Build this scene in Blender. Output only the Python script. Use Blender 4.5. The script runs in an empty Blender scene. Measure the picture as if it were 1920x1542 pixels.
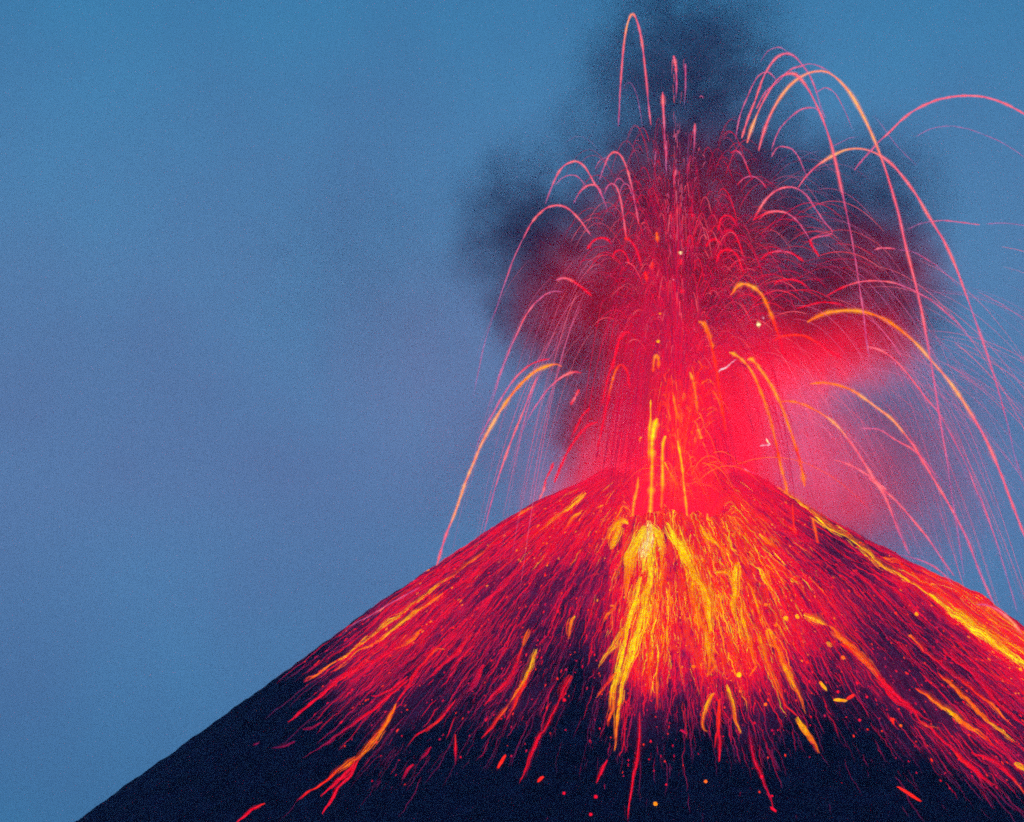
import bpy, bmesh, math, random
import numpy as np
from mathutils import Vector, noise as mnoise
random.seed(7); rng = np.random.default_rng(7)
S = bpy.context.scene; COL = S.collection

# ------------------------------------------------------------------ camera
CAMY, CAMZ, PITCH = -4000.0, 30.0, math.radians(6.2)
cd = bpy.data.cameras.new('camera'); cam = bpy.data.objects.new('camera', cd); COL.objects.link(cam)
cam.location = (0, CAMY, CAMZ); cam.rotation_euler = (math.radians(90) + PITCH, 0, 0)
cd.sensor_width = 36; cd.lens = 36 * 4000 / 960; cd.clip_start = 5; cd.clip_end = 60000
S.camera = cam

# ------------------------------------------------------------------ dusk sky
def lin(c):
    return tuple((v/255/12.92 if v/255 <= .04045 else ((v/255+.055)/1.055)**2.4) for v in c)
W = bpy.data.worlds.new("World"); S.world = W; W.use_nodes = True
wt = W.node_tree; bg = wt.nodes['Background']; wl = wt.links.new
tc = wt.nodes.new('ShaderNodeTexCoord'); sp = wt.nodes.new('ShaderNodeSeparateXYZ'); wl(tc.outputs['Generated'], sp.inputs[0])
ramp = wt.nodes.new('ShaderNodeValToRGB'); wl(sp.outputs['Z'], ramp.inputs[0])
els = ramp.color_ramp.elements
stops = [(0, (60,128,176)), (.04, (76,132,182)), (.09, (94,138,188)), (.14, (90,142,190)), (.20, (66,138,186)), (.45, (30,88,150)), (1, (22,62,120))]
els[0].position, els[1].position = 0, 1
els[0].color = (*lin(stops[0][1]), 1); els[1].color = (*lin(stops[-1][1]), 1)
for p, c in stops[1:-1]:
    e = els.new(p); e.color = (*lin(c), 1)
n1 = wt.nodes.new('ShaderNodeTexNoise'); n1.inputs['Scale'].default_value = 17; n1.inputs['Detail'].default_value = 5
wl(tc.outputs['Generated'], n1.inputs['Vector'])
mr = wt.nodes.new('ShaderNodeMapRange'); mr.inputs['From Min'].default_value = .3; mr.inputs['From Max'].default_value = .7
mr.inputs['To Min'].default_value = 0; mr.inputs['To Max'].default_value = 1.15; wl(n1.outputs['Fac'], mr.inputs['Value'])
mx = wt.nodes.new('ShaderNodeMix'); mx.data_type = 'RGBA'; mx.blend_type = 'MULTIPLY'
wl(mr.outputs['Result'], mx.inputs['Factor']); wl(ramp.outputs['Color'], mx.inputs[6])
mx.inputs[7].default_value = (1.06, .84, .88, 1)
wl(mx.outputs[2], bg.inputs['Color']); bg.inputs['Strength'].default_value = 1.0

sd = bpy.data.lights.new('afterglow_sun', 'SUN'); sd.energy = .04; sd.angle = math.radians(12); sd.color = (1, .75, .6)
so = bpy.data.objects.new('afterglow_sun', sd); COL.objects.link(so); so.rotation_euler = (math.radians(70), 0, math.radians(-40))
vs = S.view_settings; vs.view_transform = 'Standard'; vs.look = 'None'; vs.exposure = 0; vs.gamma = 1
cy = S.cycles
cy.max_bounces = 6; cy.diffuse_bounces = 1; cy.glossy_bounces = 1; cy.volume_bounces = 1
cy.filter_width = 1.9; cy.use_denoising = False; cy.use_adaptive_sampling = True; cy.adaptive_threshold = .045; cy.adaptive_min_samples = 10; cy.transparent_max_bounces = 96; cy.volume_step_rate = 1.0; cy.volume_max_steps = 96

# ------------------------------------------------------------------ helpers
CP, SP_ = math.cos(PITCH), math.sin(PITCH)
def ray(px, py):
    u = (px - 960) / 8000.0; v = (771 - py) / 8000.0       # 4000 m away one photo pixel is half a metre
    return np.array([u, CP - v*SP_, SP_ + v*CP])
def at(px, py, Y=0.0):
    d = ray(px, py); t = (Y - CAMY) / d[1]
    return np.array([d[0]*t, Y, CAMZ + d[2]*t])
def proj(P):
    P = np.atleast_2d(P); y = P[:,1]-CAMY; z = P[:,2]-CAMZ
    f = y*CP + z*SP_; up = -y*SP_ + z*CP
    return 960 + 8000*P[:,0]/f, 771 - 8000*up/f
def tag(o, label=None, cat=None, group=None, kind=None):
    for k, v in (('label', label), ('category', cat), ('group', group), ('kind', kind)):
        if v: o[k] = v
    return o
def link(name, me, mat=None, parent=None):
    o = bpy.data.objects.new(name, me); COL.objects.link(o)
    if mat: me.materials.append(mat)
    if parent: o.parent = parent
    return o
def smooth(t): t = np.clip(t, 0, 1); return t*t*(3-2*t)
def spline(P, n):                                            # Catmull-Rom through P, resampled evenly
    P = np.array(P, float)
    if len(P) == 2: return np.linspace(P[0], P[1], n)
    Q = np.vstack([2*P[0]-P[1], P, 2*P[-1]-P[-2]]); out = []
    for i in range(len(P)-1):
        a, b, c, d = Q[i:i+4]
        for t in np.linspace(0, 1, 12, endpoint=False):
            out.append(.5*((2*b)+(-a+c)*t+(2*a-5*b+4*c-d)*t*t+(-a+3*b-3*c+d)*t**3))
    out.append(P[-1]); out = np.array(out)
    s = np.r_[0, np.cumsum(np.linalg.norm(np.diff(out, axis=0), axis=1))]
    k = np.linspace(0, s[-1], n)
    return np.stack([np.interp(k, s, out[:, j]) for j in range(out.shape[1])], 1)
def tubes(name, items, K=4, flat=1.0):
    """items: list of (points Nx3, radii N, colours Nx4) -> ONE mesh of closed tubes"""
    V, F, C = [], [], []; base = 0
    ang = np.arange(K)*2*math.pi/K
    for P, R, Cc in items:
        n = len(P); T = np.gradient(P, axis=0); T /= (np.linalg.norm(T, axis=1, keepdims=True)+1e-9)
        ref = np.array([0, 1, 0.0]); A = np.cross(T, ref); A /= (np.linalg.norm(A, axis=1, keepdims=True)+1e-9)
        B = np.cross(A, T)
        ring = P[:, None] + R[:, None, None]*(A[:, None]*np.cos(ang)[None, :, None] + B[:, None]*np.sin(ang)[None, :, None]*flat)
        V.append(ring.reshape(-1, 3)); C.append(np.repeat(Cc, K, axis=0))
        i = np.arange(n-1)[:, None]*K; j = np.arange(K)[None]; j2 = (j+1) % K
        q = np.stack([i+j, i+j2, i+K+j2, i+K+j], -1).reshape(-1, 4) + base
        F.append(q)
        base += n*K
    V = np.concatenate(V); F = np.concatenate(F); C = np.concatenate(C)
    me = bpy.data.meshes.new(name)
    me.vertices.add(len(V)); me.vertices.foreach_set('co', V.ravel().astype(np.float32))
    me.loops.add(F.size); me.loops.foreach_set('vertex_index', F.ravel().astype(np.int32))
    me.polygons.add(len(F)); me.polygons.foreach_set('loop_start', (np.arange(len(F))*4).astype(np.int32))
    me.update(calc_edges=True)
    at_ = me.color_attributes.new('glow', 'FLOAT_COLOR', 'POINT'); at_.data.foreach_set('color', C.ravel().astype(np.float32))
    me.validate(); return me
PAL = {'m': ((255,150,36), 1), 'w': ((255,252,170), 1), 'Y': ((255,236,10), 1), 'y': ((255,192,0), 1), 'o': ((255,122,8), 1), 'r': ((252,44,18), 1),
       'R': ((240,12,46), 1), 'c': ((200,10,62), 1), 'd': ((128,16,66), 1), 'D': ((74,18,62), 1), 'k': ((255,160,100), .95), 'p': ((250,104,118), .88),
       'q': ((226,92,134), .55), 'v': ((196,92,152), .30), 'x': ((170,90,160), .0), 's': ((235,190,205), .7)}
def pal(s, n, gain=1.0):
    A = np.array([(*[v for v in lin(PAL[c][0])], PAL[c][1]) for c in s])
    if len(A) == 1: A = np.vstack([A, A])
    t = np.linspace(0, 1, len(A)); k = np.linspace(0, 1, n)
    out = np.stack([np.interp(k, t, A[:, j]) for j in range(4)], 1); out[:, :3] *= gain*1.22; return out

def glow_material(name, sampled=False):
    m = bpy.data.materials.new(name); m.use_nodes = True; nt = m.node_tree; nt.nodes.clear(); l = nt.links.new
    a = nt.nodes.new('ShaderNodeVertexColor'); a.layer_name = 'glow'
    g = nt.nodes.new('ShaderNodeNewGeometry')
    nz = nt.nodes.new('ShaderNodeTexNoise'); nz.inputs['Scale'].default_value = .22; nz.inputs['Detail'].default_value = 4
    l(g.outputs['Position'], nz.inputs['Vector'])
    r = nt.nodes.new('ShaderNodeMapRange'); r.inputs['From Min'].default_value = .3; r.inputs['From Max'].default_value = .7
    r.inputs['To Min'].default_value = .7; r.inputs['To Max'].default_value = 1.35; l(nz.outputs['Fac'], r.inputs['Value'])
    e = nt.nodes.new('ShaderNodeEmission'); t = nt.nodes.new('ShaderNodeBsdfTransparent'); x = nt.nodes.new('ShaderNodeMixShader')
    o = nt.nodes.new('ShaderNodeOutputMaterial')
    cb = nt.nodes.new('ShaderNodeCombineXYZ'); cb.inputs[0].default_value = 1.06; l(r.outputs['Result'], cb.inputs[1]); l(r.outputs['Result'], cb.inputs[2])
    vmul = nt.nodes.new('ShaderNodeVectorMath'); vmul.operation = 'MULTIPLY'; l(a.outputs['Color'], vmul.inputs[0]); l(cb.outputs[0], vmul.inputs[1])
    l(vmul.outputs[0], e.inputs['Color']); e.inputs['Strength'].default_value = 1.0
    l(a.outputs['Alpha'], x.inputs['Fac']); l(t.outputs[0], x.inputs[1]); l(e.outputs[0], x.inputs[2]); l(x.outputs[0], o.inputs['Surface'])
    m.cycles.emission_sampling = 'AUTO' if sampled else 'NONE'
    return m
M_TRAIL = glow_material('airborne_lava'); M_FLOW = glow_material('flowing_lava')

# ------------------------------------------------------------------ the cone
AX = at(1250, 900)[0]
def prof(pairs, s):
    d = np.array([p[0]*.5 for p in pairs]); z = np.array([at(1250, p[1])[2] for p in pairs]) ; return d, z
# distance from axis (px) -> photo row of the silhouette
LP = prof([(0,795),(90,862),(160,905),(250,945),(340,1000),(430,1062),(560,1148),(700,1252),(1100,1542),(1800,2060)], 1)
RP = prof([(0,800),(90,855),(190,905),(310,982),(450,1060),(590,1128),(670,1190),(900,1335),(1300,1580),(1900,1960)], 1)
def cone_z(x, y, rough=True):
    dx = x-AX; r = np.hypot(dx, y); phi = np.arctan2(y, dx); c = np.cos(phi)
    w = smooth((c+1)/2)
    rr = r*1.0
    z = (1-w)*np.interp(rr, *LP) + w*np.interp(rr, *RP)
    z = z + np.minimum(r, 60)*.0
    if rough:
        g = np.clip((r-60)/150, 0, 1)
        z = z + g*(1.6*np.sin(phi*23+1.3*np.sin(phi*7)) + 1.0*np.sin(phi*57+2*np.sin(r*.02)+1) + .55*np.sin(r*.21+5*np.sin(phi*11)) + .35*np.sin(r*.53+9*np.cos(phi*13)) + .7*np.sin(r*.11+3*np.sin(phi*19))*np.sin(phi*83))
    return np.maximum(z, -14)
def rim_r(phi):                                             # crater lip: breached towards the viewer
    f = smooth((np.cos(phi+math.pi/2-.03)-.86)/.11)
    return 78 + 10*np.cos(phi) + 86*f + 4*np.sin(phi*5) + 3*np.sin(phi*13) + 3.5*np.sin(phi*31+2*np.sin(phi*9)) + 2*np.sin(phi*71)
FLOOR_Z = float(cone_z(AX, -160.0, False)) - 10
def ground_z(x, y):
    r = np.hypot(x-AX, y); phi = np.arctan2(y, x-AX); R = rim_r(phi); z = cone_z(x, y)
    inn = FLOOR_Z + (cone_z(AX+R*np.cos(phi), R*np.sin(phi)) - FLOOR_Z)*smooth((r/R-.45)/.55)
    return np.where(r < R, np.minimum(z, inn), z)
def hit(px, py):
    """point of the near flank seen at a photo pixel"""
    d = ray(px, py); lo, step = 3000.0, 4.0
    ts = np.arange(3000, 4300, step); P = np.array([0, CAMY, CAMZ]) + ts[:, None]*d
    below = P[:, 2] < cone_z(P[:, 0], P[:, 1], False)
    if not below.any():
        i = np.argmin(P[:, 2]-cone_z(P[:, 0], P[:, 1], False)); return P[i, :2]
    i = max(1, int(np.argmax(below))); a, b = ts[i-1], ts[i]
    for _ in range(14):
        m = (a+b)/2; p = np.array([0, CAMY, CAMZ]) + m*d
        if p[2] < cone_z(p[0], p[1], False): b = m
        else: a = m
    return (np.array([0, CAMY, CAMZ]) + b*d)[:2]

HEAT = """
0 0 0 0 0 0 0 0 5 6 7 8 8 8 7 6 3 0 0 0 0 0 0 0
0 0 0 0 0 0 6 6 7 7 8 8 9 9 9 8 6 5 5 0 0 0 0 0
0 0 0 0 0 6 6 7 7 7 7 8 9 9 9 8 6 3 5 6 5 0 0 0
0 0 0 0 6 6 6 5 5 5 6 8 9 9 9 9 7 5 4 7 9 9 8 0
0 0 0 6 6 6 5 4 4 4 6 9 9 9 9 8 7 6 5 4 6 9 9 8
0 0 5 6 6 5 4 4 3 3 5 9 9 9 9 8 7 5 4 3 3 5 9 9
0 3 5 4 3 3 2 3 2 1 3 8 7 7 8 6 5 3 5 4 3 3 5 8
0 1 3 3 3 2 2 3 2 1 2 5 3 4 4 4 2 2 2 4 4 3 4 5
0 0 1 2 1 1 1 1 1 1 1 2 1 1 2 2 1 1 1 2 3 4 4 4
0 0 0 1 1 0 0 1 0 0 1 1 1 0 1 1 0 0 0 1 1 2 4 4
0 0 0 0 0 0 0 0 0 0 0 0 0 0 0 0 0 0 0 0 0 0 0 1"""
HT = np.array([[float(v) for v in r.split()] for r in HEAT.strip().splitlines()])/9
def heat_at(px, py):
    u = np.clip((np.asarray(px)-540)/60, 0, 22.999); v = np.clip((np.asarray(py)-900)/60, 0, 9.999)
    i, j = v.astype(int), u.astype(int); a, b = v-i, u-j
    h = (HT[i, j]*(1-b)+HT[i, j+1]*b)*(1-a)+(HT[i+1, j]*(1-b)+HT[i+1, j+1]*b)*a
    return h*np.clip((np.asarray(px)-480)/60, 0, 1)

NA, NR = 1100, 380
th = -math.pi/2 + np.sign(np.linspace(-1, 1, NA, endpoint=False))*math.pi*np.abs(np.linspace(-1, 1, NA, endpoint=False))**1.25
rr = np.r_[np.linspace(2, 260, 190), np.linspace(262, 620, 130), np.linspace(630, 1500, 60)]; NR = len(rr)
TH, RR = np.meshgrid(th, rr, indexing='ij'); X = AX+RR*np.cos(TH); Y = RR*np.sin(TH); Z = ground_z(X, Y)
me = bpy.data.meshes.new('volcano_cone'); Vn = np.stack([X, Y, Z], -1).reshape(-1, 3)
i = np.arange(NA)[:, None]; j = np.arange(NR-1)[None]; i2 = (i+1) % NA
F = np.stack([i*NR+j, i*NR+j+1, i2*NR+j+1, i2*NR+j], -1).reshape(-1, 4)
me.vertices.add(len(Vn)); me.vertices.foreach_set('co', Vn.ravel().astype(np.float32))
me.loops.add(F.size); me.loops.foreach_set('vertex_index', F.ravel().astype(np.int32))
me.polygons.add(len(F)); me.polygons.foreach_set('loop_start', (np.arange(len(F))*4).astype(np.int32)); me.update(calc_edges=True)
me.polygons.foreach_set('use_smooth', np.ones(len(F), bool))
hx, hy = proj(Vn); hv = heat_at(hx, hy)
rad = np.hypot(Vn[:, 0]-AX, Vn[:, 1]); fr = smooth((30-Vn[:, 1])/60)
hv = hv*fr + (1-fr)*np.clip(.95-rad/420, 0, 1)
a_ = me.attributes.new('lava_cover_and_haze', 'FLOAT', 'POINT'); a_.data.foreach_set('value', hv.astype(np.float32))
b_ = me.attributes.new('flow', 'FLOAT_VECTOR', 'POINT')
fl = np.stack([TH.ravel()*46, RR.ravel()*.022, np.zeros(TH.size)], 1); b_.data.foreach_set('vector', fl.ravel().astype(np.float32))

mt = bpy.data.materials.new('ash_slope'); mt.use_nodes = True; nt = mt.node_tree; l = nt.links.new; N = nt.nodes.new
bs = nt.nodes['Principled BSDF']; bs.inputs['Roughness'].default_value = 1; bs.inputs['Specular IOR Level'].default_value = .1
gp = N('ShaderNodeNewGeometry')
nz = N('ShaderNodeTexNoise'); nz.inputs['Scale'].default_value = .06; nz.inputs['Detail'].default_value = 8; l(gp.outputs['Position'], nz.inputs['Vector'])
cr = N('ShaderNodeValToRGB'); cr.color_ramp.elements[0].color = (.020,.015,.038,1); cr.color_ramp.elements[1].color = (.055,.035,.085,1)
cr.color_ramp.elements[0].position = .35; cr.color_ramp.elements[1].position = .7; l(nz.outputs['Fac'], cr.inputs[0]); l(cr.outputs[0], bs.inputs['Base Color'])
bp = N('ShaderNodeBump'); bp.inputs['Distance'].default_value = 3; bp.inputs['Strength'].default_value = .5; l(nz.outputs['Fac'], bp.inputs['Height']); l(bp.outputs[0], bs.inputs['Normal'])
ah = N('ShaderNodeAttribute'); ah.attribute_name = 'lava_cover_and_haze'; af = N('ShaderNodeAttribute'); af.attribute_name = 'flow'
f1 = N('ShaderNodeTexNoise'); f1.inputs['Scale'].default_value = 1.0; f1.inputs['Detail'].default_value = 5; f1.inputs['Roughness'].default_value = .65; l(af.outputs['Vector'], f1.inputs['Vector'])
f2 = N('ShaderNodeTexNoise'); f2.inputs['Scale'].default_value = 4.5; f2.inputs['Detail'].default_value = 4; l(af.outputs['Vector'], f2.inputs['Vector'])
def math_(op, a, b, clamp=False):
    m = N('ShaderNodeMath'); m.operation = op; m.use_clamp = clamp
    for k, v in enumerate((a, b)):
        if isinstance(v, (int, float)): m.inputs[k].default_value = v
        else: l(v, m.inputs[k])
    return m.outputs[0]
mixn = math_('ADD', math_('MULTIPLY', f1.outputs['Fac'], .62), math_('MULTIPLY', f2.outputs['Fac'], .38))
# cover c lights up where fibre noise exceeds a threshold that drops with c
val = math_('ADD', math_('MULTIPLY', ah.outputs['Fac'], .93), math_('MULTIPLY', math_('SUBTRACT', mixn, .5), math_('ADD', math_('MULTIPLY', ah.outputs['Fac'], 2.4), .15)))
er = N('ShaderNodeValToRGB'); ee = er.color_ramp.elements; ee[0].position = .12; ee[0].color = (0,0,0,1); ee[1].position = 1.0; ee[1].color = (*lin((250,50,20)), 1)
for p, c in ((.32, (48,8,40)), (.52, (100,12,56)), (.68, (175,10,60)), (.82, (232,8,52))): e = ee.new(p); e.color = (*lin(c), 1)  # dim lower stops also paint reddish haze over the slope as emission
l(val, er.inputs[0]); l(er.outputs[0], bs.inputs['Emission Color']); bs.inputs['Emission Strength'].default_value = 1.0
mt.cycles.emission_sampling = 'NONE'
cone = link('volcano_cone', me, mt); tag(cone, kind='structure')

# plain of ash the cone stands on, out to the horizon
bm = bmesh.new(); bmesh.ops.create_grid(bm, x_segments=60, y_segments=60, size=30000)
for v in bm.verts: v.co.z = 4*mnoise.noise(v.co*.0006) - 6
me = bpy.data.meshes.new('ground'); bm.to_mesh(me); bm.free()
mg = bpy.data.materials.new('ash_plain'); mg.use_nodes = True; nt = mg.node_tree; N = nt.nodes.new; l = nt.links.new
b = nt.nodes['Principled BSDF']; b.inputs['Roughness'].default_value = 1
g = N('ShaderNodeTexNoise'); g.inputs['Scale'].default_value = .01; g.inputs['Detail'].default_value = 8; gg = N('ShaderNodeNewGeometry'); l(gg.outputs['Position'], g.inputs['Vector'])
c = N('ShaderNodeValToRGB'); c.color_ramp.elements[0].color = (.02,.022,.028,1); c.color_ramp.elements[1].color = (.07,.075,.07,1); l(g.outputs['Fac'], c.inputs[0]); l(c.outputs[0], b.inputs['Base Color'])
tag(link('ground', me, mg), kind='structure')

# unseen lava lake, added on the crater floor: lights the smoke from below
bm = bmesh.new(); ring = []
for k in range(48):
    a = k/48*2*math.pi; q = 48*(1+.1*math.sin(3*a)+.06*math.sin(7*a))
    ring.append(bm.verts.new((AX+q*math.cos(a), q*math.sin(a)-14, FLOOR_Z+1.2)))
cv = bm.verts.new((AX, -14, FLOOR_Z+2.0))
for k in range(48): bm.faces.new((ring[k], ring[(k+1) % 48], cv))
me = bpy.data.meshes.new('added_lava_lake'); bm.to_mesh(me); bm.free()
ml = bpy.data.materials.new('lake_glow'); ml.use_nodes = True; nt = ml.node_tree
b = nt.nodes['Principled BSDF']; b.inputs['Base Color'].default_value = (.05,.02,.01,1)
b.inputs['Emission Color'].default_value = (1,.045,.05,1); b.inputs['Emission Strength'].default_value = 11
tag(link('added_lava_lake', me, ml), 'unseen red-hot lava lake, added to light the smoke, filling the floor of the breached crater', 'lava lake')

# ------------------------------------------------------------------ smoke, glowing spray and painted lava light (volumes)
def blob_volume(name, blobs, margin, voxel, density, color, emis=None, label=None, cat=None, nscale=.011, warp=34, contrast=1.0, aniso=0.0, soft=(1.0, .25), estr=1.0, stretch=1.0):
    """blobs: (px, py, rx_px, ry_px, weight, Y, ry_depth_m)"""
    bm = bmesh.new(); B = []
    for bl in blobs:
        px, py, rx, ry, w = bl[:5]; Yd = bl[5] if len(bl) > 5 else 0; dz = bl[6] if len(bl) > 6 else (rx+ry)*.25
        c = at(px, py, Yd); B.append((c, (rx*.5, dz, ry*.5), w))
        r = bmesh.ops.create_icosphere(bm, subdivisions=3, radius=1)
        for v in r['verts']: v.co = Vector((c[0]+v.co.x*(rx*.5*margin), c[1]+v.co.y*dz*margin, c[2]+v.co.z*ry*.5*margin))
    me = bpy.data.meshes.new(name); bm.to_mesh(me); bm.free()
    o = bpy.data.objects.new(name, me); COL.objects.link(o)
    md = o.modifiers.new('r', 'REMESH'); md.mode = 'VOXEL'; md.voxel_size = voxel
    dg = bpy.context.evaluated_depsgraph_get(); me2 = bpy.data.meshes.new_from_object(o.evaluated_get(dg))
    bpy.data.objects.remove(o); me2.name = name
    m = bpy.data.materials.new(name); m.use_nodes = True; nt = m.node_tree; nt.nodes.clear(); l = nt.links.new; N = nt.nodes.new
    def vm(op, a, b=None):
        n = N('ShaderNodeVectorMath'); n.operation = op
        for k, v in enumerate((a, b)):
            if v is None: continue
            if isinstance(v, tuple): n.inputs[k].default_value = v
            else: l(v, n.inputs[k])
        return n
    def ma(op, a, b=0.0, clamp=False):
        n = N('ShaderNodeMath'); n.operation = op; n.use_clamp = clamp
        for k, v in enumerate((a, b)):
            if isinstance(v, (int, float)): n.inputs[k].default_value = v
            else: l(v, n.inputs[k])
        return n.outputs[0]
    g = N('ShaderNodeNewGeometry')
    nz = N('ShaderNodeTexNoise'); nz.inputs['Scale'].default_value = nscale; nz.inputs['Detail'].default_value = 3; l(g.outputs['Position'], nz.inputs['Vector'])
    off = vm('SCALE', vm('SUBTRACT', nz.outputs['Color'], (.5,.5,.5)).outputs[0]); off.inputs['Scale'].default_value = warp*2
    P = vm('ADD', g.outputs['Position'], off.outputs[0]).outputs[0]
    tot = None
    for c, rdd, w in B:
        ln = vm('LENGTH', vm('DIVIDE', vm('SUBTRACT', P, tuple(c)).outputs[0], tuple(rdd)).outputs[0]).outputs['Value']
        r = N('ShaderNodeMapRange'); r.interpolation_type = 'SMOOTHSTEP'
        r.inputs['From Min'].default_value = soft[0]; r.inputs['From Max'].default_value = soft[1]; r.inputs['To Min'].default_value = 0; r.inputs['To Max'].default_value = w
        l(ln, r.inputs['Value']); tot = r.outputs[0] if tot is None else ma('ADD', tot, r.outputs[0])
    if contrast:
        n2 = N('ShaderNodeTexNoise'); n2.inputs['Scale'].default_value = nscale*2.6; n2.inputs['Detail'].default_value = 3; l(vm('MULTIPLY', P, (1, 1, stretch)).outputs[0], n2.inputs['Vector'])
        k = N('ShaderNodeMapRange'); k.inputs['From Min'].default_value = .36; k.inputs['From Max'].default_value = .64
        k.inputs['To Min'].default_value = 1-contrast; k.inputs['To Max'].default_value = 1+contrast; l(n2.outputs['Fac'], k.inputs['Value'])
        tot = ma('MULTIPLY', tot, k.outputs[0])
    out = N('ShaderNodeOutputMaterial'); pv = N('ShaderNodeVolumePrincipled')
    pv.inputs['Color'].default_value = (*color, 1); pv.inputs['Anisotropy'].default_value = aniso
    l(ma('MULTIPLY', tot, density), pv.inputs['Density'])
    if emis:
        pv.inputs['Emission Color'].default_value = (*emis, 1); l(ma('MULTIPLY', tot, estr), pv.inputs['Emission Strength'])
    l(pv.outputs[0], out.inputs['Volume'])
    o = link(name, me2, m); tag(o, label, cat, kind='stuff'); return o

blob_volume('ash_cloud', [
    (1250,700,220,260,.9), (1070,610,160,150,1.15), (1010,490,175,165,.8), (1000,370,190,165,.34), (1290,410,240,230,.95), (1280,210,270,270,.46),
    (1580,590,220,130,1.2), (1645,490,165,150,.95), (1600,370,230,175,.40), (1290,40,260,210,.22), (1085,790,85,190,.8), (1180,520,230,190,.6),
    (1430,560,230,200,.7), (1425,890,60,170,.5), (700,520,330,280,.034,60), (1450,350,200,170,.25)],
    1.2, 12, .023, (.36,.24,.44), label='dark billowing ash cloud rising over the crater in mushroom shape', cat='smoke', contrast=.7, soft=(1.1, .1), warp=32, nscale=.0125)
blob_volume('mist_and_smoke_glow', [  # hot spray; the weaker outer blobs also paint red lava light into the smoke
    (1250,930,240,170,1.0,-40), (1290,800,215,220,.95,-30), (1440,690,190,140,.85,-30), (1230,650,130,150,.6,-30), (1320,540,240,180,.12,-30), (1580,650,190,110,.65,-30), (1150,530,200,170,.11,-30),
    (1380,870,120,170,.7,-30), (1490,840,130,150,.20,-10), (1250,1000,250,120,.8,-110), (1110,950,170,90,.3,-70), (1400,970,140,110,.6,-90), (1290,400,240,200,.07,-50),
    (1070,590,160,170,.10,-50), (1640,520,190,150,.09,-50), (830,700,320,330,.008,20), (1120,820,120,190,.16,-40), (1560,950,160,90,.25,-20)],
    1.15, 11, .0200, (.2,.05,.08), emis=(1,.005,.032), estr=.0235, stretch=.22, label='red glow of fine incandescent spray around the lava fountain, and painted lava light in the smoke', cat='lava spray', contrast=.5, nscale=.022, warp=16, soft=(1.05, .1))
blob_volume('painted_steam_glow', [(1510,840,180,190,1.0,-10), (1570,930,200,160,.6,0), (1690,880,260,250,.22,0), (1040,880,120,170,.22,0)],  # self-lit volume standing in for lava light scattered by the steam
    1.15, 11, .0012, (.6,.3,.4), emis=(1,.06,.12), estr=.0033, stretch=.6, label='pale pink lava light in the steam right of the fountain, painted as a glow', cat='lava spray', contrast=.3, nscale=.012, warp=18, soft=(1.1, 0))
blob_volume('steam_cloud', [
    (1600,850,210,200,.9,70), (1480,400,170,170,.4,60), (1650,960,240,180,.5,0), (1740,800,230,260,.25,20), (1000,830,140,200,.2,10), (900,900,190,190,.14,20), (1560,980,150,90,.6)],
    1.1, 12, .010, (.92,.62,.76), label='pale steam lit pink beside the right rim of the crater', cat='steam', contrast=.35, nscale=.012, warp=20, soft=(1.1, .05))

# dusk air round camera and mountain
bm = bmesh.new(); bmesh.ops.create_cube(bm, size=1)
for v in bm.verts: v.co = Vector((v.co.x*9000, v.co.y*10400 + 200, (v.co.z+.5)*1500-30))
me = bpy.data.meshes.new('haze'); bm.to_mesh(me); bm.free()
m = bpy.data.materials.new('haze_air'); m.use_nodes = True; nt = m.node_tree; nt.nodes.clear()
pv = nt.nodes.new('ShaderNodeVolumePrincipled'); ov = nt.nodes.new('ShaderNodeOutputMaterial'); nt.links.new(pv.outputs[0], ov.inputs['Volume'])
pv.inputs['Density'].default_value = .000028; pv.inputs['Color'].default_value = (.82, .84, 1, 1)
tag(link('haze', me, m), kind='stuff')

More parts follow.
